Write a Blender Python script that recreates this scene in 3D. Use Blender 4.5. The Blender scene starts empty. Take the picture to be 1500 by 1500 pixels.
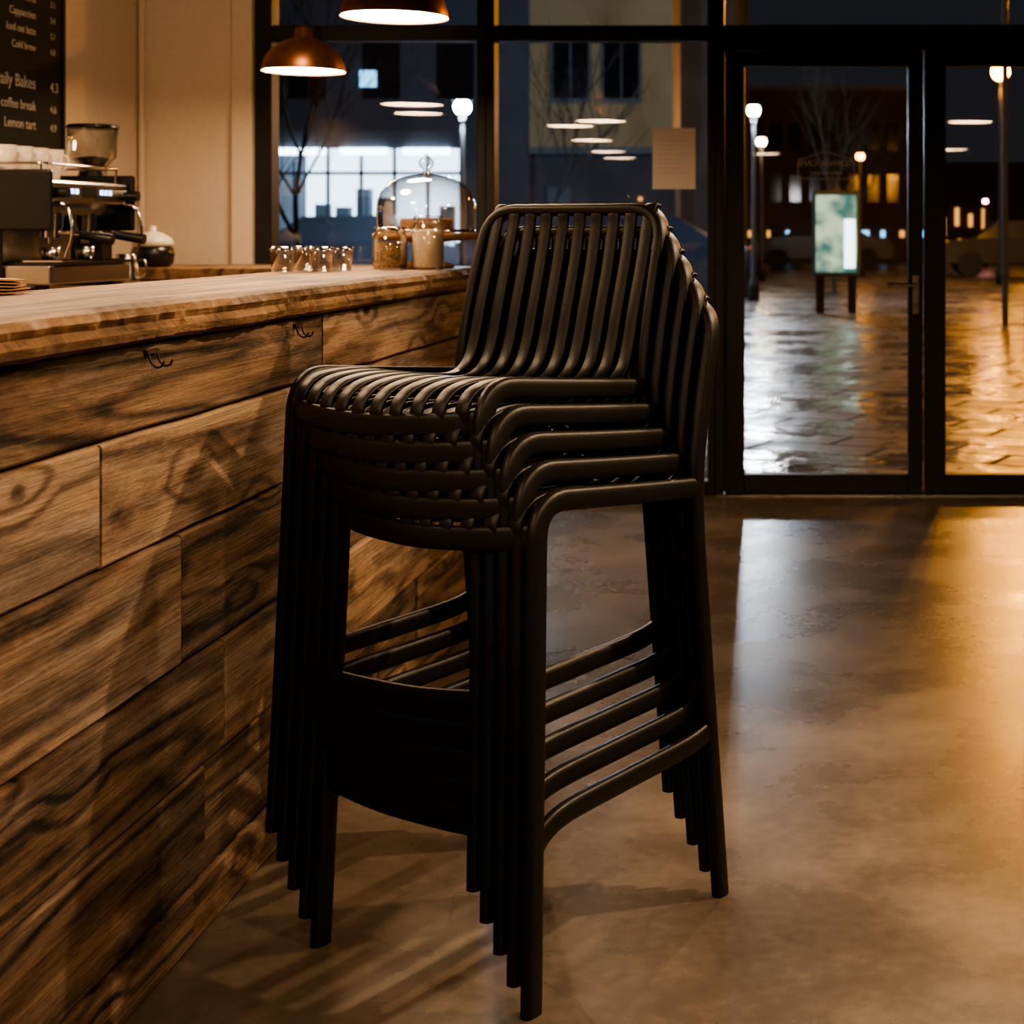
import bpy, bmesh, math, random
from mathutils import Vector, Matrix
random.seed(7)
D=bpy.data
scn=bpy.context.scene
col=scn.collection
try:
    scn.view_settings.look='AgX - Medium High Contrast'
except Exception: pass

# ---------------------------------------------------------------- materials
def new_mat(name):
    m=D.materials.new(name); m.use_nodes=True
    nt=m.node_tree; b=nt.nodes['Principled BSDF']
    return m,nt,b
def pmat(name,c,rough=.5,metal=0,trans=0,spec=.5,emis=None,es=0,bump=0,bscale=50,ior=1.45,coat=0,var=0):
    m,nt,b=new_mat(name)
    b.inputs['Base Color'].default_value=(*c,1)
    b.inputs['Roughness'].default_value=rough
    b.inputs['Metallic'].default_value=metal
    b.inputs['Transmission Weight'].default_value=trans
    b.inputs['Specular IOR Level'].default_value=spec
    b.inputs['IOR'].default_value=ior
    b.inputs['Coat Weight'].default_value=coat
    if emis: 
        b.inputs['Emission Color'].default_value=(*emis,1); b.inputs['Emission Strength'].default_value=es
    if bump or var:
        tc=nt.nodes.new('ShaderNodeTexCoord')
        n=nt.nodes.new('ShaderNodeTexNoise'); n.inputs['Scale'].default_value=bscale; n.inputs['Detail'].default_value=6
        nt.links.new(tc.outputs['Object'],n.inputs['Vector'])
        if bump:
            bp=nt.nodes.new('ShaderNodeBump'); bp.inputs['Strength'].default_value=bump; bp.inputs['Distance'].default_value=.005
            nt.links.new(n.outputs['Fac'],bp.inputs['Height']); nt.links.new(bp.outputs['Normal'],b.inputs['Normal'])
        if var:
            r=nt.nodes.new('ShaderNodeValToRGB')
            r.color_ramp.elements[0].position=.3; r.color_ramp.elements[1].position=.7
            r.color_ramp.elements[0].color=(*[x*(1-var) for x in c],1); r.color_ramp.elements[1].color=(*[min(1,x*(1+var)) for x in c],1)
            nt.links.new(n.outputs['Fac'],r.inputs['Fac']); nt.links.new(r.outputs['Color'],b.inputs['Base Color'])
    return m
def emat(name,c,s):
    m=D.materials.new(name); m.use_nodes=True; nt=m.node_tree; nt.nodes.clear()
    e=nt.nodes.new('ShaderNodeEmission'); e.inputs['Color'].default_value=(*c,1); e.inputs['Strength'].default_value=s
    o=nt.nodes.new('ShaderNodeOutputMaterial'); nt.links.new(e.outputs[0],o.inputs[0]); return m
def window_glass():
    m=D.materials.new('window_pane_glass'); m.use_nodes=True; nt=m.node_tree; nt.nodes.clear()
    t=nt.nodes.new('ShaderNodeBsdfTransparent'); t.inputs[0].default_value=(.93,.95,.95,1)
    g=nt.nodes.new('ShaderNodeBsdfGlossy'); g.inputs['Roughness'].default_value=.01
    g.inputs[0].default_value=(1,1,1,1)
    mx=nt.nodes.new('ShaderNodeMixShader'); mx.inputs[0].default_value=.085
    o=nt.nodes.new('ShaderNodeOutputMaterial')
    nt.links.new(t.outputs[0],mx.inputs[1]); nt.links.new(g.outputs[0],mx.inputs[2]); nt.links.new(mx.outputs[0],o.inputs[0])
    return m
def clear_glass(name='clear_glass',tint=(1,1,1)):
    m=D.materials.new(name); m.use_nodes=True; nt=m.node_tree; nt.nodes.clear()
    t=nt.nodes.new('ShaderNodeBsdfTransparent'); t.inputs[0].default_value=(*[x*.92 for x in tint],1)
    g=nt.nodes.new('ShaderNodeBsdfGlossy'); g.inputs['Roughness'].default_value=.05
    lw=nt.nodes.new('ShaderNodeLayerWeight'); lw.inputs['Blend'].default_value=.45
    mp=nt.nodes.new('ShaderNodeMapRange'); mp.inputs['To Min'].default_value=.13; mp.inputs['To Max'].default_value=.9
    nt.links.new(lw.outputs['Facing'],mp.inputs['Value'])
    mx=nt.nodes.new('ShaderNodeMixShader'); o=nt.nodes.new('ShaderNodeOutputMaterial')
    nt.links.new(mp.outputs[0],mx.inputs[0]); nt.links.new(t.outputs[0],mx.inputs[1]); nt.links.new(g.outputs[0],mx.inputs[2]); nt.links.new(mx.outputs[0],o.inputs[0])
    return m

def wood(name,c_dark,c_mid,c_light,rough=.5,along='Y',rings=9,bump=.5,knots=True,stain=.5,rnd=.18,weather=0,face=None):
    """sawn timber: growth-ring contour lines, fine streaks, knots, dark weather stains"""
    m,nt,b=new_mat(name); N=nt.nodes; L=nt.links
    tc=N.new('ShaderNodeTexCoord'); geo=N.new('ShaderNodeNewGeometry')
    comb=N.new('ShaderNodeVectorMath'); comb.operation='SCALE'; comb.inputs[0].default_value=(3.1,17.3,9.7)
    L.new(geo.outputs['Random Per Island'],comb.inputs['Scale'])
    add=N.new('ShaderNodeVectorMath'); add.operation='ADD'; L.new(tc.outputs['Object'],add.inputs[0]); L.new(comb.outputs[0],add.inputs[1])
    def mapped(a,o):
        if face=='X': s=(1.0,a,o)      # boards whose show face is the X side
        else: s=(o,a,o) if along=='Y' else (a,o,o)
        mp=N.new('ShaderNodeMapping'); mp.inputs['Scale'].default_value=s; L.new(add.outputs[0],mp.inputs['Vector']); return mp.outputs[0]
    def noise(a,o,det,ro=.5,dist=0):
        n=N.new('ShaderNodeTexNoise'); n.inputs['Scale'].default_value=1; n.inputs['Detail'].default_value=det; n.inputs['Roughness'].default_value=ro; n.inputs['Distortion'].default_value=dist
        L.new(mapped(a,o),n.inputs['Vector']); return n.outputs['Fac']
    def math_(op,a,bb,c=None):
        x=N.new('ShaderNodeMath'); x.operation=op
        for i,v in enumerate((a,bb,c)):
            if v is None: continue
            if isinstance(v,(int,float)): x.inputs[i].default_value=v
            else: L.new(v,x.inputs[i])
        return x.outputs[0]
    def mrange(v,a,bb,c,d):
        x=N.new('ShaderNodeMapRange'); x.inputs['From Min'].default_value=a; x.inputs['From Max'].default_value=bb; x.inputs['To Min'].default_value=c; x.inputs['To Max'].default_value=d
        L.new(v,x.inputs['Value']); return x.outputs[0]
    field=noise(.7,6.5,2.2,.42)
    wob=noise(5,30,3,.6)
    fld=math_('MULTIPLY_ADD',wob,.035,field)
    ksub=None
    if knots:
        v=N.new('ShaderNodeTexVoronoi'); v.inputs['Scale'].default_value=1; v.inputs['Randomness'].default_value=1; L.new(mapped(2.6,6.0),v.inputs['Vector'])
        kd=math_('MULTIPLY_ADD',noise(30,45,3,.6),.06,v.outputs['Distance'])
        bend=mrange(kd,.03,.34,.20,0)
        fld=math_('ADD',fld,bend)
        ksub=mrange(kd,.06,.13,.7,0)
    ph=math_('MULTIPLY',fld,2*math.pi*rings)
    sn=math_('SINE',ph,0)
    ring=mrange(sn,-1,1,0,1); ring=math_('POWER',ring,2.2)
    fine=noise(3.5,190,7,.75); mid=noise(1.6,34,6,.66,.15); st=noise(1.8,10,9,.75,.3)
    grit=noise(40,110,4,.7)
    val=math_('MULTIPLY',ring,-.34)
    val=math_('MULTIPLY_ADD',fine,.80,val)
    val=math_('MULTIPLY_ADD',mid,.75,val)
    val=math_('MULTIPLY_ADD',grit,.24,val)
    val=math_('MULTIPLY_ADD',geo.outputs['Random Per Island'],rnd,val)
    val=math_('ADD',val,-.28-rnd/2)
    stn=mrange(st,.47,.66,0,stain)
    val2=math_('SUBTRACT',val,stn)
    if ksub is not None: val2=math_('SUBTRACT',val2,ksub)
    r=N.new('ShaderNodeValToRGB'); e=r.color_ramp.elements
    e[0].position=.02; e[0].color=(*c_dark,1); e[1].position=.80; e[1].color=(*c_light,1)
    k=e.new(.42); k.color=(*c_mid,1)
    L.new(val2,r.inputs['Fac'])
    colr=r.outputs['Color']
    if weather:
        wn=noise(1.2,8,6,.7,.4)
        wf=mrange(wn,.42,.62,.1,weather)
        mx=N.new('ShaderNodeMix'); mx.data_type='RGBA'; L.new(wf,mx.inputs['Factor']); L.new(colr,mx.inputs['A'])
        g=N.new('ShaderNodeHueSaturation'); g.inputs['Saturation'].default_value=.55; g.inputs['Value'].default_value=.95; L.new(colr,g.inputs['Color']); L.new(g.outputs[0],mx.inputs['B'])
        colr=mx.outputs['Result']
    L.new(colr,b.inputs['Base Color'])
    L.new(mrange(mid,.3,.7,rough+.15,rough-.10),b.inputs['Roughness']); b.inputs['Specular IOR Level'].default_value=.35
    bp=N.new('ShaderNodeBump'); bp.inputs['Strength'].default_value=bump; bp.inputs['Distance'].default_value=.006
    L.new(val2,bp.inputs['Height']); L.new(bp.outputs['Normal'],b.inputs['Normal'])
    return m

def concrete():
    m,nt,b=new_mat('polished_concrete'); N=nt.nodes; L=nt.links
    tc=N.new('ShaderNodeTexCoord')
    n1=N.new('ShaderNodeTexNoise'); n1.inputs['Scale'].default_value=2.2; n1.inputs['Detail'].default_value=8; n1.inputs['Roughness'].default_value=.58
    n0=N.new('ShaderNodeTexNoise'); n0.inputs['Scale'].default_value=.7; n0.inputs['Detail'].default_value=4
    n2=N.new('ShaderNodeTexNoise'); n2.inputs['Scale'].default_value=38; n2.inputs['Detail'].default_value=6
    n3=N.new('ShaderNodeTexVoronoi'); n3.inputs['Scale'].default_value=24
    for n in (n0,n1,n2,n3): L.new(tc.outputs['Object'],n.inputs['Vector'])
    a0=N.new('ShaderNodeMath'); a0.operation='MULTIPLY_ADD'; L.new(n0.outputs['Fac'],a0.inputs[0]); a0.inputs[1].default_value=.40; L.new(n1.outputs['Fac'],a0.inputs[2])
    a=N.new('ShaderNodeMath'); a.operation='MULTIPLY_ADD'; L.new(n2.outputs['Fac'],a.inputs[0]); a.inputs[1].default_value=.28; L.new(a0.outputs[0],a.inputs[2])
    r=N.new('ShaderNodeValToRGB'); e=r.color_ramp.elements
    e[0].position=.58; e[0].color=(.070,.056,.042,1); e[1].position=1.0; e[1].color=(.195,.158,.122,1)
    k=e.new(.82); k.color=(.122,.098,.074,1)
    L.new(a.outputs[0],r.inputs['Fac'])
    pr=N.new('ShaderNodeMapRange'); pr.inputs['From Min'].default_value=.02; pr.inputs['From Max'].default_value=.06; pr.inputs['To Min'].default_value=.5; pr.inputs['To Max'].default_value=1
    L.new(n3.outputs['Distance'],pr.inputs['Value'])
    nd=N.new('ShaderNodeTexNoise'); nd.inputs['Scale'].default_value=3; nd.inputs['Detail'].default_value=6; L.new(tc.outputs['Object'],nd.inputs['Vector'])
    mixv=N.new('ShaderNodeVectorMath'); mixv.operation='MULTIPLY_ADD'; L.new(nd.outputs['Color'],mixv.inputs[0]); mixv.inputs[1].default_value=(.35,.35,0); L.new(tc.outputs['Object'],mixv.inputs[2])
    cr=N.new('ShaderNodeTexVoronoi'); cr.feature='DISTANCE_TO_EDGE'; cr.inputs['Scale'].default_value=.42; L.new(mixv.outputs[0],cr.inputs['Vector'])
    cm=N.new('ShaderNodeMapRange'); cm.inputs['From Min'].default_value=.0; cm.inputs['From Max'].default_value=.0018; cm.inputs['To Min'].default_value=.75; cm.inputs['To Max'].default_value=1
    L.new(cr.outputs['Distance'],cm.inputs['Value'])
    mm=N.new('ShaderNodeMath'); mm.operation='MULTIPLY'; L.new(pr.outputs[0],mm.inputs[0]); L.new(cm.outputs[0],mm.inputs[1])
    mu=N.new('ShaderNodeMix'); mu.data_type='RGBA'; mu.blend_type='MULTIPLY'; mu.inputs['Factor'].default_value=1
    L.new(r.outputs['Color'],mu.inputs['A']); L.new(mm.outputs[0],mu.inputs['B'])
    L.new(mu.outputs['Result'],b.inputs['Base Color'])
    rr=N.new('ShaderNodeMapRange'); rr.inputs['From Min'].default_value=.35; rr.inputs['From Max'].default_value=.65; rr.inputs['To Min'].default_value=.23; rr.inputs['To Max'].default_value=.32
    L.new(n1.outputs['Fac'],rr.inputs['Value']); L.new(rr.outputs[0],b.inputs['Roughness']); b.inputs['Specular IOR Level'].default_value=.45
    bp=N.new('ShaderNodeBump'); bp.inputs['Strength'].default_value=.10; bp.inputs['Distance'].default_value=.002
    L.new(n2.outputs['Fac'],bp.inputs['Height']); L.new(bp.outputs['Normal'],b.inputs['Normal'])
    return m

def wet_paving():
    m,nt,b=new_mat('wet_paving'); N=nt.nodes; L=nt.links
    tc=N.new('ShaderNodeTexCoord')
    mp=N.new('ShaderNodeMapping'); mp.inputs['Rotation'].default_value=(0,0,math.radians(24)); L.new(tc.outputs['Object'],mp.inputs['Vector'])
    br=N.new('ShaderNodeTexBrick'); br.inputs['Scale'].default_value=1.0; br.inputs['Mortar Size'].default_value=.020; br.inputs['Mortar Smooth'].default_value=.2; br.inputs['Row Height'].default_value=.34; br.inputs['Brick Width'].default_value=.68
    br.inputs['Color1'].default_value=(.08,.075,.07,1); br.inputs['Color2'].default_value=(.16,.145,.13,1); br.inputs['Mortar'].default_value=(.004,.004,.004,1)
    L.new(mp.outputs[0],br.inputs['Vector'])
    n=N.new('ShaderNodeTexNoise'); n.inputs['Scale'].default_value=1.1; n.inputs['Detail'].default_value=9; n.inputs['Roughness'].default_value=.72; L.new(tc.outputs['Object'],n.inputs['Vector'])
    rr=N.new('ShaderNodeMapRange'); rr.inputs['From Min'].default_value=.42; rr.inputs['From Max'].default_value=.58; rr.inputs['To Min'].default_value=.10; rr.inputs['To Max'].default_value=.45
    L.new(n.outputs['Fac'],rr.inputs['Value'])
    mr=N.new('ShaderNodeMath'); mr.operation='MULTIPLY_ADD'; L.new(br.outputs['Fac'],mr.inputs[0]); mr.inputs[1].default_value=.5; L.new(rr.outputs[0],mr.inputs[2])
    L.new(mr.outputs[0],b.inputs['Roughness'])
    L.new(br.outputs['Color'],b.inputs['Base Color']); b.inputs['Specular IOR Level'].default_value=.7
    n2=N.new('ShaderNodeTexNoise'); n2.inputs['Scale'].default_value=11; n2.inputs['Detail'].default_value=5; L.new(tc.outputs['Object'],n2.inputs['Vector'])
    ad=N.new('ShaderNodeMath'); ad.operation='MULTIPLY_ADD'; L.new(n2.outputs['Fac'],ad.inputs[0]); ad.inputs[1].default_value=.5
    inv=N.new('ShaderNodeMath'); inv.operation='MULTIPLY'; inv.inputs[1].default_value=-1.3; L.new(br.outputs['Fac'],inv.inputs[0]); L.new(inv.outputs[0],ad.inputs[2])
    bp=N.new('ShaderNodeBump'); bp.inputs['Strength'].default_value=1; bp.inputs['Distance'].default_value=.014
    L.new(ad.outputs[0],bp.inputs['Height']); L.new(bp.outputs['Normal'],b.inputs['Normal'])
    return m

M={}
M['plastic']=pmat('black_polypropylene',(.0088,.0082,.0080),rough=.41,spec=.45,bump=.12,bscale=500)
M['plank']=wood('rustic_plank',(.013,.008,.005),(.200,.118,.064),(.48,.32,.19),rough=.64,rings=8,stain=.34,bump=1.0,rnd=.28,weather=.8,face='X')
M['oak_top']=wood('worn_bar_top',(.03,.016,.008),(.19,.11,.056),(.40,.25,.135),rough=.50,rings=6,bump=.8,knots=False,stain=.20)
M['darkwood']=wood('bar_back_wood',(.05,.02,.008),(.18,.085,.035),(.30,.15,.06),rough=.45,along='X',rings=6,knots=False,stain=.2)
M['floor']=concrete()
M['paving']=wet_paving()
M['plaster']=pmat('beige_plaster',(.62,.51,.39),rough=.85,bump=.1,bscale=40,var=.04)
M['plaster_dk']=pmat('dim_plaster',(.22,.17,.12),rough=.9,bump=.1,bscale=30)
M['ceil']=pmat('ceiling_paint',(.14,.11,.085),rough=.9,bump=.1,bscale=20)
M['frame']=pmat('black_aluminium',(.018,.016,.015),rough=.45,spec=.4,bump=.03,bscale=90)
M['glass']=window_glass()
M['clear']=clear_glass()
M['steel']=pmat('brushed_steel',(.55,.53,.50),rough=.22,metal=1,bump=.05,bscale=120)
M['chrome']=pmat('chrome',(.75,.73,.70),rough=.08,metal=1)
M['blk']=pmat('gloss_black',(.012,.012,.012),rough=.25)
M['iron']=pmat('rusty_iron',(.05,.035,.025),rough=.6,metal=.5)
M['rubber']=pmat('dark_rubber',(.02,.02,.02),rough=.7)
M['copper']=pmat('copper_shade',(.42,.19,.095),rough=.38,metal=.85,bump=.08,bscale=30,var=.15)
M['shade_in']=pmat('shade_inner',(.9,.75,.55),rough=.6)
M['cable']=pmat('cable',(.01,.01,.01),rough=.7)
M['bulb']=emat('pendant_diffuser',(1,.68,.41),70)
M['chalk']=pmat('chalkboard',(.012,.013,.012),rough=.75,bump=.05,bscale=60,var=.4)
M['chalkline']=pmat('chalk',(.5,.46,.40),rough=.9)
M['ceramic']=pmat('white_ceramic',(.70,.62,.52),rough=.25)
M['paper']=pmat('paper',(.92,.84,.78),rough=.9)
M['ink']=pmat('ink',(.62,.54,.48),rough=.9)
M['beans']=pmat('coffee_beans',(.035,.015,.007),rough=.5,bump=1,bscale=120)
M['seeds']=pmat('seeds',(.28,.17,.07),rough=.7,bump=1,bscale=160,var=.7)
M['flour']=pmat('oat_flour',(.66,.52,.36),rough=.9)
M['cork']=pmat('cork',(.34,.19,.09),rough=.85,var=.3,bscale=80)
M['cakem']=pmat('cake_sponge',(.22,.11,.045),rough=.8,bump=.6,bscale=60,var=.4)
M['led']=emat('blue_led',(.35,.55,1),6)
M['decal']=pmat('glass_decal',(.55,.5,.45),rough=.7)

# ---------------------------------------------------------------- builder
class B:
    def __init__(s): s.v=[];s.f=[];s.m=[];s.sm=[];s.mats=[]
    def mi(s,mat):
        if mat not in s.mats: s.mats.append(mat)
        return s.mats.index(mat)
    def add(s,vs,fs,mat,smooth=False,mtx=None):
        o=len(s.v)
        for p in vs:
            p=Vector(p)
            s.v.append(tuple(mtx@p if mtx else p))
        k=s.mi(mat)
        for f in fs: s.f.append([i+o for i in f]); s.m.append(k); s.sm.append(smooth)
    def box(s,x0,x1,y0,y1,z0,z1,mat,bev=0,mtx=None,seg=2):
        if not bev:
            vs=[(x,y,z) for x in(x0,x1) for y in(y0,y1) for z in(z0,z1)]
            fs=[(0,1,3,2),(4,6,7,5),(0,4,5,1),(2,3,7,6),(0,2,6,4),(1,5,7,3)]
            s.add(vs,fs,mat,False,mtx); return
        bm=bmesh.new(); bmesh.ops.create_cube(bm,size=1)
        for v in bm.verts: v.co=Vector(((x0+x1)/2+v.co.x*(x1-x0),(y0+y1)/2+v.co.y*(y1-y0),(z0+z1)/2+v.co.z*(z1-z0)))
        bmesh.ops.bevel(bm,geom=bm.edges[:],offset=bev,segments=seg,affect='EDGES',profile=.5)
        bm.verts.index_update()
        s.add([v.co[:] for v in bm.verts],[[v.index for v in f.verts] for f in bm.faces],mat,False,mtx); bm.free()
    def lathe(s,prof,c,mat,seg=32,mtx=None,closed=False):
        vs=[];fs=[];n=len(prof)
        for r,z in prof:
            for k in range(seg):
                a=2*math.pi*k/seg; vs.append((c[0]+r*math.cos(a),c[1]+r*math.sin(a),c[2]+z))
        for i in range(n-1):
            for k in range(seg):
                k2=(k+1)%seg
                fs.append((i*seg+k,i*seg+k2,(i+1)*seg+k2,(i+1)*seg+k))
        s.add(vs,fs,mat,True,mtx)
    def cyl(s,p0,p1,r,mat,seg=16,r2=None):
        p0=Vector(p0);p1=Vector(p1); t=(p1-p0).normalized()
        a=Vector((0,0,1)) if abs(t.z)<.9 else Vector((1,0,0))
        u=t.cross(a).normalized(); w=t.cross(u); r2=r if r2 is None else r2
        vs=[];
        for p,rr in((p0,r),(p1,r2)):
            for k in range(seg):
                an=2*math.pi*k/seg; vs.append(p+u*rr*math.cos(an)+w*rr*math.sin(an))
        fs=[(k,(k+1)%seg,seg+(k+1)%seg,seg+k) for k in range(seg)]
        s.add(vs,fs,mat,True); s.add(vs,[tuple(range(seg))[::-1],tuple(range(seg,2*seg))],mat,False)
    def sweep(s,path,ref,a,b,mat,seg=16,n=3.0,cap=True):
        path=[Vector(p) for p in path]; ref=Vector(ref); vs=[];fs=[]
        for i,p in enumerate(path):
            t=(path[min(i+1,len(path)-1)]-path[max(i-1,0)]).normalized()
            n1=(ref-ref.dot(t)*t).normalized(); n2=t.cross(n1)
            for k in range(seg):
                an=2*math.pi*(k+.5)/seg; c=math.cos(an); d=math.sin(an)
                x=a*math.copysign(abs(c)**(2/n),c); y=b*math.copysign(abs(d)**(2/n),d)
                vs.append(p+n1*x+n2*y)
        for i in range(len(path)-1):
            for k in range(seg):
                k2=(k+1)%seg; fs.append((i*seg+k,i*seg+k2,(i+1)*seg+k2,(i+1)*seg+k))
        s.add(vs,fs,mat,True)
        if cap:
            e=(len(path)-1)*seg
            s.add(vs,[tuple(range(seg))[::-1],tuple(range(e,e+seg))],mat,False)
    def sphere(s,c,r,mat,seg=20,sz=1):
        pr=[(max(1e-4,r*math.sin(math.pi*i/12)),-r*sz*math.cos(math.pi*i/12)) for i in range(13)]
        s.lathe(pr,c,mat,seg)
    def mesh(s,name):
        me=D.meshes.new(name); me.from_pydata(s.v,[],s.f)
        for m in s.mats: me.materials.append(m)
        me.polygons.foreach_set('material_index',s.m); me.polygons.foreach_set('use_smooth',s.sm)
        me.update()
        bm=bmesh.new(); bm.from_mesh(me); bmesh.ops.recalc_face_normals(bm,faces=bm.faces[:]); bm.to_mesh(me); bm.free()
        return me
    def obj(s,name,parent=None,loc=None,rot=None):
        o=D.objects.new(name,s.mesh(name)); col.objects.link(o)
        if parent: o.parent=parent
        if loc: o.location=loc
        if rot: o.rotation_euler=rot
        return o
def empty(name,loc=(0,0,0)):
    e=D.objects.new(name,None); e.location=loc; e.empty_display_size=.1; col.objects.link(e); return e
def fillet(pts,rad,seg=8):
    pts=[Vector(p) for p in pts]; out=[pts[0]]
    for i in range(1,len(pts)-1):
        p=pts[i]; r=rad[i-1] if isinstance(rad,(list,tuple)) else rad
        a=(pts[i-1]-p); b=(pts[i+1]-p); ra=min(r,a.length*.48); rb=min(r,b.length*.48)
        p0=p+a.normalized()*ra; p2=p+b.normalized()*rb
        for k in range(seg+1):
            t=k/seg; q=(1-t)**2*p0+2*t*(1-t)*p+t*t*p2; out.append(q)
    out.append(pts[-1]); return out
def crom(pts,n=6):
    P=[Vector(p) for p in pts]; P=[P[0]*2-P[1]]+P+[P[-1]*2-P[-2]]; out=[]
    for i in range(1,len(P)-2):
        for k in range(n):
            t=k/n; a,b,c,d=P[i-1],P[i],P[i+1],P[i+2]
            out.append(.5*((2*b)+(c-a)*t+(2*a-5*b+4*c-d)*t*t+(3*b-a-3*c+d)*t**3))
    out.append(P[-2]); return out
def text(name,body,size,loc,rot,mat,parent,ext=0.0005,align='LEFT'):
    c=D.curves.new(name,'FONT'); c.body=body; c.size=size; c.extrude=ext; c.align_x=align
    c.materials.append(mat); o=D.objects.new(name,c); col.objects.link(o); o.location=loc; o.rotation_euler=rot; o.parent=parent; return o

# ---------------------------------------------------------------- bar stool
P=M['plastic']
s=B()
for sx in(-1,1):
    path=fillet([(sx*.221,-.243,0),(sx*.212,-.226,.38),(sx*.205,-.212,.741),(sx*.211,.0,.722),(sx*.213,.178,.708)],[.2,.062,.1],9)
    s.sweep(path,(1,0,0),.0110,.0172,P,18)
yb=.248
arch=fillet([(.219,.243,0),(.2125,.172,.70),(.210,.198,.84),(.205,yb,1.016),(-.205,yb,1.016),(-.210,.198,.84),(-.2125,.172,.70),(-.219,.243,0)],[.12,.12,.068,.068,.12,.12],10)
s.sweep(arch,(0,1,0),.0160,.0115,P,18)
# bowed front apron
s.sweep(crom([(-.205,-.216,.690),(-.12,-.240,.682),(0,-.250,.677),(.12,-.240,.682),(.205,-.216,.690)],6),(0,1,0),.0080,.0185,P,14,4)
s.sweep([(-.210,.165,.695),(.210,.165,.695)],(0,1,0),.008,.012,P,10)
ns=10
for i in range(ns):
    u=-1+2*(i+.5)/ns; x=u*.198; c=1-u*u
    pts=[(x,-.222-.030*c,.688-.006*c),(x,-.224-.028*c,.708-.006*c),(x,-.214-.024*c,.727-.005*c),(x,-.192-.015*c,.740-.004*c),(x,-.155-.005*c,.7455-.004*c),(x,-.10,.7445-.006*c),(x,-.02,.733-.010*c),(x,.07,.722-.011*c),
         (x,.120+.006*c,.721-.008*c),(x,.152+.010*c,.738-.004*c),(x,.170+.013*c,.775),(x,.187+.014*c,.84),(x,.211+.011*c,.92),(x*.99,.230+.005*c,.985),(x*.985,.237,1.010),(x*.985,.245,1.0235),(x*.985,.256,1.022)]
    s.sweep(crom(pts,5),(1,0,0),.0128,.0038,P,10,4)
s.sweep(crom([(-.215,-.232,.268),(-.1,-.238,.258),(0,-.239,.256),(.1,-.238,.258),(.215,-.232,.268)],5),(0,1,0),.009,.0225,P,12)
for sx in(-1,1):
    s.sweep(crom([(sx*.215,-.234,.232),(sx*.216,-.205,.256),(sx*.217,-.15,.270),(sx*.217,.0,.275),(sx*.217,.15,.280),(sx*.217,.215,.292)],5),(1,0,0),.009,.0172,P,12)
stool_mesh=s.mesh('bar_stool')
th=math.atan2(-.517,.856)
top=Vector((-.567,2.657,.162)); step=Vector((.0225,-.0135,-.0405))
for k in range(5):
    o=D.objects.new('bar_stool',stool_mesh); col.objects.link(o)
    o.location=top+step*k; o.rotation_euler=(0,0,th)

# ---------------------------------------------------------------- bar counter
bar=empty('bar_counter')
s=B()
zs=[.0,.095,.275,.46,.667,.845,.978]
Y0,Y1=-.6,4.55
joints={0:[.9,2.5,3.8],1:[.2,1.75,2.55,3.9],2:[1.35,2.62,4.0],3:[.4,1.9,2.45,3.4],4:[1.2,2.18,3.5],5:[.6,3.15]}
from mathutils import noise
for r in range(6):
    js=[Y0]+joints[r]+[Y1]
    for a,b in zip(js[:-1],js[1:]):
        off=random.uniform(-.006,.004)
        n=max(6,int((b-a)/.05)); vs=[];fs=[]; ph=random.random()*50
        for i in range(n+1):
            y=a+.002+(b-a-.004)*i/n
            e0=.0026*noise.noise(Vector((y*5,ph,0))); e1=.0026*noise.noise(Vector((y*5,ph+9,0))); wx=.002*noise.noise(Vector((y*2.5,ph+20,0)))
            x1=-.990+off+wx; z0=zs[r]+.0030+e0; z1=zs[r+1]-.0030+e1
            for x,z in((-1.02,z0),(x1-.004,z0),(x1,z0+.004),(x1,z1-.004),(x1-.004,z1),(-1.02,z1)): vs.append((x,y,z))
        for i in range(n):
            for k in range(6):
                k2=(k+1)%6; fs.append((i*6+k,i*6+k2,(i+1)*6+k2,(i+1)*6+k))
        fs.append(tuple(range(6))); fs.append(tuple(range(n*6,n*6+6)))
        s.add(vs,fs,M['plank'],False)
s.obj('cladding_planks',bar)
s=B()
s.box(-1.27,-1.018,Y0,Y1-.02,0,.978,M['rubber'])
for r in range(6): s.box(-1.27,-1.0,Y1-.02,Y1,zs[r]+.0015,zs[r+1]-.0015,M['plank'],.002,seg=1)
s.obj('carcass',bar)
s=B(); n=420
vs=[];fs=[]
for i in range(n+1):
    y=Y0+(Y1+.02-Y0)*i/n
    N1=lambda f,k: noise.noise(Vector((y*f,k,0)))
    e=.012*N1(3,0)+.008*N1(11,3)+.005*N1(35,5)
    e2=.010*N1(4,9)+.009*N1(17,7)+.005*N1(45,2)
    e3=.008*N1(21,12)+.005*N1(50,14)
    sec=[(-1.38,.980),(-1.38,1.035),(-1.2,1.037),(-1.0,1.037),(-.966+e*.8,1.037),(-.955+e,1.031),(-.949+e+e2*.5,1.020),(-.957+e*.8+e3,1.009),(-.949+e*.6+e2,.998),(-.953+e2,.986),(-.966+e2,.979),(-1.02,.978)]
    for x,z in sec: vs.append((x,y,z))
m_=12
for i in range(n):
    for k in range(m_):
        k2=(k+1)%m_; fs.append((i*m_+k,i*m_+k2,(i+1)*m_+k2,(i+1)*m_+k))
fs.append(tuple(range(m_))); fs.append(tuple(range(n*m_,(n+1)*m_)))
s.add(vs,fs,M['oak_top'],False)
slab=s.obj('live_edge_top',bar)
for hy in(2.32,2.98):
    s=B(); 
    for dy in(0,.03):
        pth=crom([(-.986,hy+dy,.958),(-.982,hy+dy,.945),(-.974,hy+dy,.938),(-.966,hy+dy,.940),(-.963,hy+dy,.947)],5)
        s.sweep(pth,(0,1,0),.0016,.0016,M['iron'],8,2)
    s.box(-.992,-.984,hy-.006,hy+.036,.957,.963,M['iron'],.001)
    s.obj('coat_hook',bar)

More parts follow.
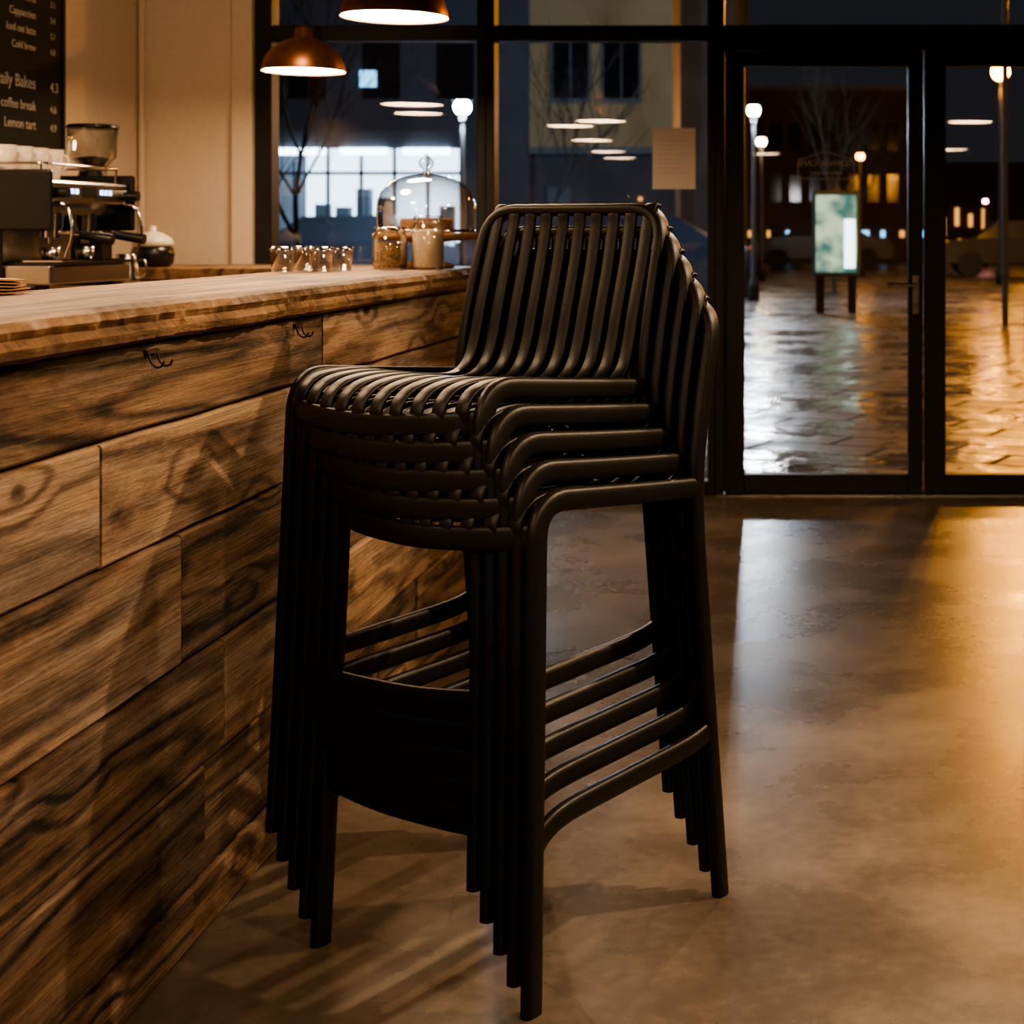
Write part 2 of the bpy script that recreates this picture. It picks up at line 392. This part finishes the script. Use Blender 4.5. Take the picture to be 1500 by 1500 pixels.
# ---------------------------------------------------------------- room shell
WY=6.775
s=B(); s.box(-2.93,3.2,-4.0,WY+.05,-.05,0,M['floor']); s.obj('floor')
s=B(); s.box(-3.0,3.3,-4.1,WY+.1,2.9,2.98,M['ceil']); s.obj('ceiling')
for k,yy in enumerate((-2.5,-.5,1.5,3.5,5.5)):
    s=B(); s.box(-2.91,3.19,yy-.07,yy+.07,2.72,2.9,M['blk'],.005); s.obj('ceiling_beam')
s=B(); s.box(-3.02,-2.920,-4.0,WY+.1,0,2.9,M['plaster']); s.obj('wall_left')
s=B(); s.box(3.2,3.3,-4.0,WY+.1,0,2.9,M['plaster_dk']); s.obj('wall_right')
s=B(); s.box(-3.0,3.3,-4.1,-4.0,0,2.9,M['plaster_dk']); s.obj('wall_rear')
s=B(); s.box(-2.916,-2.415,WY,WY+.1,0,2.9,M['plaster']); s.box(-2.505,-2.415,WY-.05,WY,0,2.9,M['plaster'],.004); 
s.box(2.75,3.2,WY,WY+.1,0,2.9,M['plaster']); s.box(-2.415,2.75,WY,WY+.1,2.74,2.9,M['plaster_dk']); s.obj('wall_window_side')
s=B(); s.cyl((-2.90,WY-.02,0),(-2.90,WY-.02,2.9),.014,M['plaster']); s.obj('trim_1')

F=M['frame']
def pane(s,x0,x1,z0,z1,y=WY+.03):
    s.add([(x0,y,z0),(x1,y,z0),(x1,y,z1),(x0,y,z1)],[(0,1,2,3)],M['glass'])
def win(name,x0,x1,fl,fr):
    e=empty(name)
    s=B(); f0,f1=WY-.02,WY+.08
    s.box(x0,x0+fl,f0,f1,0,2.74,F,.003,seg=1); s.box(x1-fr,x1,f0,f1,0,2.74,F,.003,seg=1)
    s.box(x0+fl,x1-fr,f0,f1,0,.06,F,.003,seg=1); s.box(x0+fl,x1-fr,f0,f1,1.959,2.024,F,.003,seg=1); s.box(x0+fl,x1-fr,f0,f1,2.70,2.74,F,.003,seg=1)
    s.obj('frame',e)
    s=B(); pane(s,x0+fl,x1-fr,.06,1.959); pane(s,x0+fl,x1-fr,2.024,2.70); s.obj('glass_pane',e)
win('window_1',-2.415,-1.421,.073,.037)
win('window_2',-1.421,-.432,.037,.034)
win('window_4',1.36,2.75,.04,.05)
e=empty('window_3')
s=B(); f0,f1=WY-.03,WY+.09
s.box(-.432,-.395,f0,f1,0,2.74,F,.003,seg=1); s.box(1.326,1.36,f0,f1,0,2.74,F,.003,seg=1)
s.box(-.395,1.326,f0,f1,1.918,2.024,F,.003,seg=1); s.box(-.395,1.326,f0,f1,2.70,2.74,F,.003,seg=1)
s.obj('frame',e); s=B(); pane(s,-.395,1.326,2.024,2.70); s.obj('transom_pane',e)
def door(name,x0,x1,sl,sr,handle):
    e=empty(name); s=B(); f0,f1=WY,WY+.055
    s.box(x0,x0+sl,f0,f1,.008,1.915,F,.003,seg=1); s.box(x1-sr,x1,f0,f1,.008,1.915,F,.003,seg=1)
    s.box(x0+sl,x1-sr,f0,f1,.008,.088,F,.003,seg=1); s.box(x0+sl,x1-sr,f0,f1,1.85,1.915,F,.003,seg=1)
    s.obj('leaf_frame',e); s=B(); pane(s,x0+sl,x1-sr,.088,1.85); s.obj('glass_pane',e)
    if handle is not None:
        h=B(); hx=handle
        h.box(hx-.014,hx+.014,WY-.01,WY,.78,.95,M['steel'],.003)
        h.cyl((hx,WY-.01,.907),(hx,WY-.05,.907),.009,M['chrome'])
        h.sweep(fillet([(hx+.004,WY-.05,.907),(hx-.09,WY-.05,.907),(hx-.125,WY-.045,.910)],.02),(0,0,1),.009,.007,M['chrome'],12,2)
        h.cyl((hx,WY-.012,.82),(hx,WY-.022,.82),.010,M['chrome'])
        h.obj('lever_handle',e)
    return e
d1=door('door_1',-.392,.462,.083,.064,.432)
d2=door('door_2',.468,1.323,.092,.06,None)
s=B(); s.box(-.432,1.36,WY-.04,WY+.1,.0,.007,M['steel']); s.obj('trim_2')
text('decal_text','CORNER CAFE',.036,(.045,WY+.026,1.42),(math.radians(90),0,math.radians(180)),M['decal'],d1,align='CENTER')
text('decal_text_small','coffee & bakery',.022,(.045,WY+.026,1.385),(math.radians(90),0,math.radians(180)),M['decal'],d1,align='CENTER')
s=B(); s.sweep(crom([(-.075,WY+.026,1.345),(-.075,WY+.026,1.44),(-.04,WY+.026,1.455),(.045,WY+.026,1.48),(.13,WY+.026,1.455),(.165,WY+.026,1.44),(.165,WY+.026,1.345)],6),(0,1,0),.001,.002,M['decal'],6,2)
s.sweep([(-.075,WY+.026,1.365),(.165,WY+.026,1.365)],(0,1,0),.001,.002,M['decal'],6,2); s.obj('decal_border',d1)
pn=empty('paper_notice')
s=B(); s.box(-.707,-.521,WY+.022,WY+.0245,1.32,1.585,M['paper']); s.obj('sheet',pn)
for i in range(8):
    s=B(); w=random.uniform(.09,.14); s.box(-.685,-.685+w,WY+.0212,WY+.022,1.53-i*.02,1.5315-i*.02,M['ink']); s.obj('text_line',pn)

# ---------------------------------------------------------------- back bar
s=B()
s.box(-2.908,-2.24,2.6,5.88,.905,.95,M['oak_top'],.004); s.box(-2.9,-2.27,2.62,5.86,0,.905,M['darkwood'])
s.obj('back_bar_counter')
s=B()
s.box(-2.908,-1.55,5.90,6.55,.955,1.0,M['oak_top'],.004); s.box(-2.9,-1.57,5.93,6.5,0,.955,M['darkwood'])
s.obj('window_side_counter')

mb=empty('chalkboard_menu')
s=B(); s.box(-2.9199,-2.898,4.7,6.03,1.455,2.45,M['chalk']); 
for a,b,c,d in((4.68,6.05,1.435,1.455),(4.68,6.05,2.45,2.47)): s.box(-2.9199,-2.89,a,b,c,d,M['blk'])
s.box(-2.9199,-2.89,6.03,6.05,1.455,2.45,M['blk']); s.box(-2.9199,-2.89,4.68,4.7,1.455,2.45,M['blk'])
s.obj('board',mb)
R=(math.radians(90),0,math.radians(90))
for i,(t,z,sz) in enumerate([('Espresso / Lungo',2.14,.045),('Cortado - Piccolo',2.06,.045),('Flat white & mocha',1.985,.042),('Cappuccino',1.925,.04),('Iced oat latte',1.865,.04),('Cold brew',1.805,.04),('Daily Bakes',1.665,.065),('& coffee break',1.585,.05),('Lemon tart',1.515,.05)]):
    text('menu_text',t,sz,(-2.896,5.83,z),R,M['chalkline'],mb,align='RIGHT')
    text('menu_price','%.1f'%(2.5+i*.3),sz*.8,(-2.896,5.94,z),R,M['chalkline'],mb)

em=empty('espresso_machine')
s=B(); X0,X1=-2.82,-2.30; A,Bb=4.72,5.27
s.box(X0,X1,A,Bb,.975,1.035,M['steel'],.006)
s.box(X1-.16,X1+.015,A+.03,Bb-.03,1.035,1.045,M['blk'])
for i in range(10): s.box(X1-.16,X1+.01,A+.05+i*.047,A+.056+i*.047,1.045,1.049,M['chrome'])
s.box(X0,X1-.2,A,Bb,1.035,1.25,M['steel'],.006)
s.box(X0,X1-.04,A+.01,Bb-.01,1.19,1.30,M['steel'],.012)
s.box(X1-.045,X1-.005,A+.01,Bb-.01,1.225,1.295,M['steel'],.008)
s.box(X0-.01,X1+.01,A-.02,A,1.14,1.325,M['blk'],.008)
s.box(X0,X1-.14,A-.018,A,.975,1.16,M['blk'],.008)
s.box(X0-.01,X1+.01,Bb,Bb+.02,1.14,1.325,M['blk'],.008)
for fy in(A+.05,Bb-.05):
    for fx in(X0+.05,X1-.05): s.cyl((fx,fy,.95),(fx,fy,.978),.02,M['rubber'])
s.obj('body',em)
s=B()
for gy in(4.87,5.10):
    s.cyl((X1-.075,gy,1.195),(X1-.075,gy,1.15),.038,M['chrome'],24)
    s.cyl((X1-.075,gy,1.15),(X1-.075,gy,1.12),.034,M['chrome'],24)
    s.cyl((X1-.045,gy,1.135),(X1+.02,gy,1.128),.007,M['chrome']); s.cyl((X1+.02,gy,1.128),(X1+.12,gy,1.112),.014,M['blk'],16,.017)
    s.cyl((X1-.075,gy,1.12),(X1-.075,gy,1.10),.012,M['chrome'])
    s.lathe([(.001,0),(.022,0),(.026,.012),(.030,.04),(.028,.04),(.022,.01),(.001,.008)],(X1-.075,gy,1.049),M['steel'])
for wy in(A+.03,Bb-.03):
    s.sweep(crom([(X1-.01,wy,1.23),(X1+.035,wy,1.21),(X1+.05,wy,1.13),(X1+.03,wy,1.06)],6),(0,1,0),.005,.005,M['chrome'],8,2)
    s.cyl((X1-.005,wy,1.255),(X1+.04,wy,1.255),.017,M['blk'],20)
s.obj('group_heads',em)
s=B()
for by in(4.83,4.86,4.89,5.06,5.09,5.12): s.box(X1-.0052,X1-.003,by,by+.016,1.255,1.27,M['led'])
s.box(X1-.0055,X1-.003,4.94,5.03,1.245,1.28,M['blk'])
s.obj('buttons',em)
s=B()
rail=fillet([(X0+.02,A+.02,1.345),(X1-.03,A+.02,1.345),(X1-.03,Bb-.02,1.345),(X0+.02,Bb-.02,1.345),(X0+.02,A+.02,1.345)],.02)
s.sweep(rail,(0,0,1),.004,.004,M['chrome'],8,2)
for px in(X0+.03,X1-.04):
    for py in(A+.02,Bb-.02): s.cyl((px,py,1.295),(px,py,1.345),.004,M['chrome'],8)
s.obj('cup_rail',em)
def cup(b,c,r,h,mat):
    b.lathe([(.001,0),(r*.6,0),(r*.66,.004),(r*.9,h*.5),(r,h),(r*.93,h),(r*.84,h*.5),(r*.55,.008),(.001,.007)],c,mat,24)
    p=[(c[0]+r*.85,c[1],c[2]+h*.8),(c[0]+r*1.35,c[1],c[2]+h*.78),(c[0]+r*1.4,c[1],c[2]+h*.5),(c[0]+r*.85,c[1],c[2]+h*.28)]
    b.sweep(crom(p,5),(0,1,0),.005,.003,mat,8,2)
s=B()
for i in range(4):
    for j in range(3):
        if random.random()<.95: cup(s,(X0+.12+j*.11,A+.07+i*.1,1.302),.040,.10,M['ceramic'])
s.obj('coffee_cups')

s=B(); gx,gy=-2.56,5.56
s.box(gx-.09,gx+.09,gy-.09,gy+.09,.95,.985,M['blk'],.01)
s.box(gx-.06,gx+.05,gy-.06,gy+.06,.985,1.30,M['blk'],.02)
s.cyl((gx,gy,1.29),(gx,gy,1.35),.06,M['blk'],28,.045)
s.lathe([(.045,0),(.05,.02),(.082,.05),(.084,.155)],(gx,gy,1.35),M['clear'])
s.lathe([(.001,.003),(.043,.003),(.048,.02),(.072,.045),(.001,.055)],(gx,gy,1.35),M['beans'])
s.lathe([(.001,.165),(.08,.165),(.086,.16),(.086,.152),(.084,.15),(.001,.15)],(gx,gy,1.35),M['blk'])
s.cyl((gx+.05,gy,1.2),(gx+.10,gy,1.16),.02,M['chrome'])
s.obj('coffee_grinder')
s=B()
s.lathe([(.001,0),(.06,0),(.075,.015),(.08,.05),(.075,.075),(.07,.078),(.001,.078)],(-2.555,6.05,1.0),M['blk'])
s.lathe([(.06,.078),(.078,.085),(.07,.11),(.04,.13),(.012,.138),(.014,.155),(.001,.16)],(-2.555,6.05,1.0),M['ceramic'])
s.obj('sugar_bowl')
s=B()
s.lathe([(.001,0),(.04,0),(.042,.02),(.036,.07),(.03,.09),(.034,.11),(.031,.11),(.027,.09),(.001,.03)],(-2.38,5.42,.95),M['steel'])
s.sweep(crom([(-2.345,5.42,1.04),(-2.315,5.42,1.035),(-2.315,5.42,.99),(-2.342,5.42,.975)],5),(0,1,0),.005,.003,M['steel'],8,2)
s.obj('milk_jug')

s=B()
for i in range(5):
    m=Matrix.Translation((-1.335,2.56,1.040+i*.005))@Matrix.Rotation(.15*i,4,'Z')@Matrix.Rotation(.04,4,'Y')
    s.box(-.035,.035,-.05,.05,0,.002,M['cork'],mtx=m)
s.obj('napkin_stack')

for (gx,gy) in((-1.335,3.93),(-1.30,4.02),(-1.245,3.95),(-1.225,4.05),(-1.335,4.10)):
    s=B(); s.lathe([(.001,0),(.026,0),(.030,.05),(.0325,.062),(.031,.062),(.0285,.05),(.0245,.008),(.001,.007)],(gx,gy,1.0375),M['clear'],28); s.obj('glass_tumbler')

def jar(name,x,y,r,h,fill,lid,lvl=.62):
    s=B(); z=1.0375
    s.lathe([(.001,0),(r*.96,0),(r,.006),(r,h*.78),(r*.86,h*.88),(r*.84,h*.92)],(x,y,z),M['clear'])
    s.lathe([(.001,.004),(r*.92,.004),(r*.95,.01),(r*.95,h*lvl),(r*.5,h*(lvl+.04)),(.001,h*(lvl+.03))],(x,y,z),fill)
    s.lathe([(r*.80,h*.88),(r*.9,h*.9),(r*.9,h),(r*.86,h*1.02),(.001,h*1.02)],(x,y,z),lid)
    s.obj(name)
jar('seed_jar',-1.135,4.185,.045,.11,M['seeds'],M['chrome'])
jar('flour_jar',-1.035,4.19,.042,.14,M['flour'],M['clear'],.72)
cd=empty('cake_stand')
s=B(); cx,cy,z=-1.09,4.395,1.0375
s.lathe([(.001,0),(.075,0),(.078,.008),(.03,.02),(.022,.05),(.05,.072),(.140,.078),(.146,.085),(.146,.096),(.001,.096)],(cx,cy,z),M['cork'],40); s.obj('wooden_stand',cd)
s=B(); s.lathe([(.134,.098),(.136,.15),(.134,.18),(.124,.21),(.098,.238),(.06,.254),(.02,.260),(.001,.261)],(cx,cy,z),M['clear'],48)
s.lathe([(.135,.098),(.1365,.102),(.134,.106)],(cx,cy,z),M['chrome'],48)
s.lathe([(.001,.260),(.012,.262),(.009,.272),(.02,.284),(.022,.296),(.012,.308),(.006,.312),(.006,.318),(.001,.321)],(cx,cy,z),M['clear'],24)
s.obj('glass_dome',cd)
s=B(); s.lathe([(.001,0),(.07,0),(.072,.004),(.072,.034),(.066,.04),(.001,.042)],(cx,cy,z+.097),M['cakem'],32); s.obj('cake',cd)

# ---------------------------------------------------------------- pendants
def pendant(x,y,zr,r=.155):
    e=empty('pendant_lamp',(x,y,zr)); s=B()
    k=r/.155
    out=[(.155,0),(.153,.018),(.140,.055),(.115,.088),(.080,.112),(.045,.126),(.032,.132),(.030,.165),(.012,.175),(.001,.176)]
    s.lathe([(a*k,b*k) for a,b in out],(0,0,0),M['copper'],48)
    s.lathe([(a*k,b*k) for a,b in [(.155,0),(.1515,.002),(.138,.052),(.112,.084)]],(0,0,0),M['shade_in'],48)
    s.obj('shade',e)
    s=B(); s.lathe([(.001,.006),(.10*k,.006),(.1505*k,.007)],(0,0,0),M['bulb'],48); s.obj('diffuser',e)
    s=B(); s.cyl((0,0,.17*k),(0,0,2.9-zr),.0035,M['cable'],8); s.obj('cable',e)
for p in((-1.957,6.0,1.748),(-1.234,4.6,1.765),(-2.42,4.05,1.85),(-1.50,4.03,1.775),(-1.52,2.95,1.75),(-1.62,1.4,1.75),(-1.66,.35,1.75),
         (1.0,3.45,1.84),(2.0,2.5,1.9),(1.3,-1.2,1.9),(-.5,-2.4,1.92)):
    pendant(*p)

def spot(x,y,z,target,energy,size=60,rad=.03,colr=(1,.67,.40)):
    e=empty('key_and_fill_spot',(x,y,z)); d=(Vector(target)-Vector((x,y,z)))  # serves spots deduced from cast shadows and unseen fills added for brightness
    q=d.to_track_quat('-Z','Y'); s=B()
    s.lathe([(.035,-.06),(.038,-.06),(.038,.06),(.02,.075),(.001,.075)],(0,0,0),M['blk'],24,mtx=q.to_matrix().to_4x4())
    s.cyl((0,0,.05),(0,0,2.9-z),.008,M['blk'],10)
    s.obj('can',e)
    l=D.lights.new('spot_light','SPOT'); l.energy=energy; l.spot_size=math.radians(size); l.spot_blend=.6; l.shadow_soft_size=rad; l.color=colr
    o=D.objects.new('spot_light',l); col.objects.link(o); o.parent=e; o.rotation_euler=q.to_euler(); o.location=q@Vector((0,0,-.04))
spot(1.7,3.1,2.6,(-.9,2.2,.5),280,66)
spot(.55,5.2,2.6,(-.4,2.4,.2),150,58)
spot(.1,-.3,2.6,(-.6,2.6,.9),90,45)  # added front fill for the stools, not a known fixture
spot(-1.6,4.6,2.6,(-2.9,6.2,1.5),60,90)  # added to brighten the left wall, no such lamp known
spot(1.2,1.2,2.6,(-1.0,1.8,.25),130,52)  # added fill that lifts the dark lower end of the counter
spot(-1.35,5.2,2.62,(-.1,2.6,.1),85,45)  # added to strengthen the floor shadow the pendants cast, not a known fixture

# ---------------------------------------------------------------- exterior
s=B(); s.box(-60,60,WY+.1,120,-.12,-.02,M['paving']); s.obj('ground')
M['facadeA']=pmat('dark_render_facade',(.075,.085,.11),rough=.9,var=.2,bscale=1)
M['facadeB']=pmat('tan_facade',(.33,.27,.16),rough=.9,var=.1,bscale=1)
M['darkglass']=pmat('dark_window',(.01,.012,.018),rough=.1)
M['shopwall']=emat('shop_light',(.62,.82,1.0),4.0)
M['fascia']=emat('fascia_light',(.7,.88,1.0),9)
M['cyan']=emat('cyan_window',(.25,.65,1),2.5)
M['warmwin']=emat('warm_window',(1,.45,.13),1.5)
M['shelf']=pmat('shop_fixtures',(.10,.13,.17),rough=.6)
e=empty('shop_building')
s=B()
s.box(-18,-12.0,34,44,0,11,M['facadeA']); s.box(-12,-7.7,34,44,3.25,11,M['facadeA']); s.box(-7.7,-6.2,34,44,0,11,M['facadeA'])
s.box(-6.2,-3.1,34,44,2.9,11,M['facadeB']); s.box(-6.2,-3.1,34.6,44,0,2.9,M['facadeA'])
s.box(-3.1,-1.9,36,44,0,11,M['facadeA'])
s.obj('walls',e)
s=B()
for cx in(-5.3,-4.2):
    for fl in range(3):
        z0=4.0+fl*2.6
        s.box(cx-.38,cx+.38,33.95,34.0,z0,z0+1.35,M['darkglass']); s.box(cx-.43,cx-.38,33.9,34,z0-.05,z0+1.4,M['shelf']); s.box(cx+.38,cx+.43,33.9,34,z0-.05,z0+1.4,M['shelf']); s.box(cx-.43,cx+.43,33.88,34,z0-.1,z0,M['shelf'])
        s.box(cx-.02,cx+.02,33.9,34,z0,z0+1.35,M['shelf'])
for i in range(5):
    for fl in range(3): s.box(-14.6+i*1.6,-13.8+i*1.6,33.95,34,4.0+fl*2.6,5.2+fl*2.6,M['darkglass'])
s.box(-9.85,-9.5,33.9,33.95,4.25,4.6,M['cyan'])
s.box(-6.2,-3.1,33.9,34.6,2.8,2.95,M['shelf'])
s.obj('windows',e)
s=B()
s.box(-12,-7.7,37,37.1,0,3.0,M['shopwall']); s.box(-12,-7.7,34,37,2.98,3.0,M['shopwall'])
for i in range(3): s.box(-11.6+i*1.35,-10.6+i*1.35,33.8,33.95,2.78,2.92,M['fascia'])
s.obj('shop_interior',e)
s=B()
for i in range(7): x=-12+i*.72; s.box(x-.03,x+.03,33.95,34.05,0,3.0,M['shelf'])
s.box(-12,-7.7,33.95,34.05,2.35,2.42,M['shelf']); s.box(-12,-7.7,33.9,34.05,2.92,3.3,M['facadeA'])
for i in range(9):
    x=-11.8+i*.47; h=random.uniform(.9,2.1); s.box(x,x+.3,35.5,35.8,0,h,M['shelf'])
s.obj('shopfront',e)
s=B()
for x,z,w,h,m in((-5.9,1.2,.5,.9,M['shelf']),(-5.2,1.6,.15,.1,M['warmwin']),(-4.4,1.0,.6,.35,M['shelf']),(-3.9,1.8,.08,.08,M['warmwin']),(-3.5,1.1,.3,.2,M['warmwin'])):
    s.box(x,x+w,34.5,34.6,z,z+h,m)
s.obj('ground_floor_units',e)
e=empty('apartment_building')
M['facadeC']=pmat('brick_facade_night',(.07,.058,.056),rough=.95,var=.2,bscale=1)
s=B(); s.box(-3,4.2,58,66,0,6.3,M['facadeC']); s.box(4.2,13,70,78,0,4.2,M['facadeC']); s.box(-3.1,4.3,57.9,66,6.3,6.5,M['shelf']); s.box(13,30,66,76,0,7,M['facadeC']); s.obj('walls',e)
s=B()
for i in range(9):
    for f in range(2):
        s.box(-2.4+i*.72,-2.0+i*.72,57.93,58,2.2+f*1.9,3.2+f*1.9,M['darkglass'])
for i in range(10):
    m=M['warmwin'] if random.random()<.65 else M['cyan']
    x=-2.5+i*.7; s.box(x,x+random.uniform(.1,.3),57.93,58,.9,1.15,m)
for i in range(14):
    x=4.4+i*.6; 
    if random.random()<.7: s.box(x,x+.18,69.9,70,.9+random.random()*.8,1.2+random.random()*.8+.2,M['warmwin'])
s.obj('windows',e)

def lamp(x,y,h,colr,strength,energy,r=.13,name='street_lamp'):
    e=empty(name,(x,y,-.02)); s=B()
    s.lathe([(.001,0),(.10,0),(.10,.3),(.05,.4),(.03,h-.25),(.03,h-.15),(.001,h-.15)],(0,0,0),M['frame'],16)
    s.lathe([(r*1.25,h+r*.7),(r*.5,h+r*1.2),(.001,h+r*1.4)],(0,0,0),M['frame'],20)
    s.cyl((0,0,h-.2),(0,0,h-r*.8),.04,M['frame'],12,r*.6)
    s.obj('pole',e)
    s=B(); s.sphere((0,0,h),r,emat(name+'_glow',colr,strength),20); s.obj('globe',e)
    if energy:
        l=D.lights.new('lamp_light','POINT'); l.energy=energy; l.color=colr; l.shadow_soft_size=r
        o=D.objects.new('lamp_light',l); col.objects.link(o); o.parent=e; o.location=(0,0,h-r-.12)
cool=(.58,.78,1.0); warm=(1,.40,.06)
lamp(-5.4,24,3.05,cool,90,1300,.13)
lamp(-1.03,26,3.15,(.75,.87,1),60,800,.11)
lamp(-1.25,36,3.2,(1,.75,.5),25,200,.12)
lamp(1.13,40,3.05,warm,25,80,.11)
lamp(4.0,34,4.6,warm,60,900,.2)
lamp(2.9,21,4.6,warm,45,850,.2)
lamp(4.6,12.5,4.2,warm,35,850,.2)
lamp(7.0,48,4.2,warm,60,700,.2)
lamp(5.4,50,2.1,(1,.35,.4),30,30,.08)

e=empty('advertising_display')
M['ad']=pmat('ad_poster',(.05,.08,.08),emis=(.62,.95,.85),es=1.0)
nt=M['ad'].node_tree; n=nt.nodes.new('ShaderNodeTexNoise'); n.inputs['Scale'].default_value=3.0; n.inputs['Detail'].default_value=2
tc=nt.nodes.new('ShaderNodeTexCoord'); nt.links.new(tc.outputs['Object'],n.inputs['Vector'])
r=nt.nodes.new('ShaderNodeValToRGB'); r.color_ramp.elements[0].position=.4; r.color_ramp.elements[0].color=(.06,.22,.20,1); r.color_ramp.elements[1].position=.62; r.color_ramp.elements[1].color=(.75,.9,.6,1)
nt.links.new(n.outputs['Fac'],r.inputs['Fac']); nt.links.new(r.outputs['Color'],nt.nodes['Principled BSDF'].inputs['Emission Color'])
s=B(); s.box(-.05,.62,22,22.2,.5,1.70,M['shelf'],.02); s.box(.0,.12,22.05,22.15,-.02,.5,F); s.box(.45,.57,22.05,22.15,-.02,.5,F); s.obj('case',e)
s=B(); s.box(.0,.57,21.98,22.0,.56,1.64,M['ad']); s.box(.40,.55,21.96,21.98,.62,1.3,emat('ad_white',(.8,1,.9),4)); s.obj('poster',e)

def tree(x,y,h,seed):
    rnd=random.Random(seed); c=D.curves.new('bare_tree','CURVE'); c.dimensions='3D'; c.bevel_depth=1; c.bevel_resolution=1
    def br(p,d,l,r,dep):
        n=4; sp=c.splines.new('POLY'); sp.points.add(n); q=p.copy(); dd=d.copy()
        for i in range(n+1):
            sp.points[i].co=(*q,1); sp.points[i].radius=r*(1-.45*i/n)
            dd=(dd+Vector((rnd.uniform(-.15,.15),rnd.uniform(-.15,.15),rnd.uniform(-.02,.1)))).normalized()
            if i<n:
                q=q+dd*l/n
                if dep>0 and i>=1:
                    for _ in range(2 if dep>1 else 1):
                        a=rnd.uniform(0,6.28); nd=(dd+.8*Vector((math.cos(a),math.sin(a),.3))).normalized()
                        br(q,nd,l*.6,r*.45,dep-1)
        if dep>0: br(q,dd,l*.65,r*.55,dep-1)
    br(Vector((0,0,0)),Vector((0,0,1)),h*.55,.045,3)
    c.materials.append(M['bark']); o=D.objects.new('bare_tree',c); o.location=(x,y,-.02); col.objects.link(o)
M['bark']=pmat('bark',(.02,.017,.015),rough=.9)
tree(-6.5,20,3.9,1); tree(-4.9,28,4.2,5); tree(.35,29,3.9,3)

def car(x,y,colr,rot=0):
    e=empty('parked_car',(x,y,-.02)); e.rotation_euler=(0,0,rot); s=B(); m=pmat('car_paint',colr,rough=.2,coat=.5)
    prof=[(-2.1,.35),(-2.1,.75),(-1.9,.9),(-1.2,.98),(-.6,1.4),(.7,1.42),(1.4,1.0),(2.0,.9),(2.15,.7),(2.15,.35)]
    n=len(prof); vs=[(a,yy*(.72 if b>1.1 else .85),b) for yy in(-1,1) for a,b in prof]
    s.add(vs,[tuple(range(n)),tuple(range(2*n-1,n-1,-1))]+[(i,(i+1)%n,n+(i+1)%n,n+i) for i in range(n)],m)
    for sy in(-1,1):
        s.add([(-1.05,sy*.80,1.0),(-.55,sy*.74,1.34),(.62,sy*.74,1.35),(1.2,sy*.80,1.0)],[(0,1,2,3)],M['darkglass'])
        for wx in(-1.35,1.35): s.cyl((wx,sy*.7,.32),(wx,sy*.88,.32),.32,M['rubber'],24)
    s.obj('body',e)
    s=B(); 
    for sy in(-.6,.6): s.sphere((-2.12,sy,.65),.07,emat('tail_light',(1,.15,.05),2),10)
    s.obj('lights',e)
car(-8.0,27,(.05,.06,.08)); car(5.2,40,(.06,.06,.06)); car(-3.4,31,(.02,.03,.05)); car(8.5,46,(.04,.04,.04)); car(.2,48,(.06,.06,.07))
for i in range(2):
    s=B(); s.lathe([(.001,0),(.06,0),(.06,.8),(.05,.88),(.001,.9)],(-1.2+i*4.6,27+i*1.2,-.02),M['frame'],16); s.obj('bollard')
s=B(); s.cyl((2.35,19.5,-.02),(2.35,19.5,6),.04,M['shelf']); s.obj('sign_post')

# ---------------------------------------------------------------- world
w=D.worlds.new('night_sky'); scn.world=w; w.use_nodes=True
bg=w.node_tree.nodes['Background']; bg.inputs[0].default_value=(.115,.115,.14,1); bg.inputs[1].default_value=.17

# ---------------------------------------------------------------- camera
cd_=D.cameras.new('camera'); cam=D.objects.new('camera',cd_); col.objects.link(cam)
cam.location=(0,0,1.14); cam.rotation_euler=(math.radians(90),0,0)
cd_.sensor_width=36; cd_.lens=2300/1500*36
cd_.shift_x=(750-1195)/1500; cd_.shift_y=(338-750)/1500
cd_.dof.use_dof=True; cd_.dof.focus_distance=2.65; cd_.dof.aperture_fstop=7
cd_.clip_end=300
scn.camera=cam
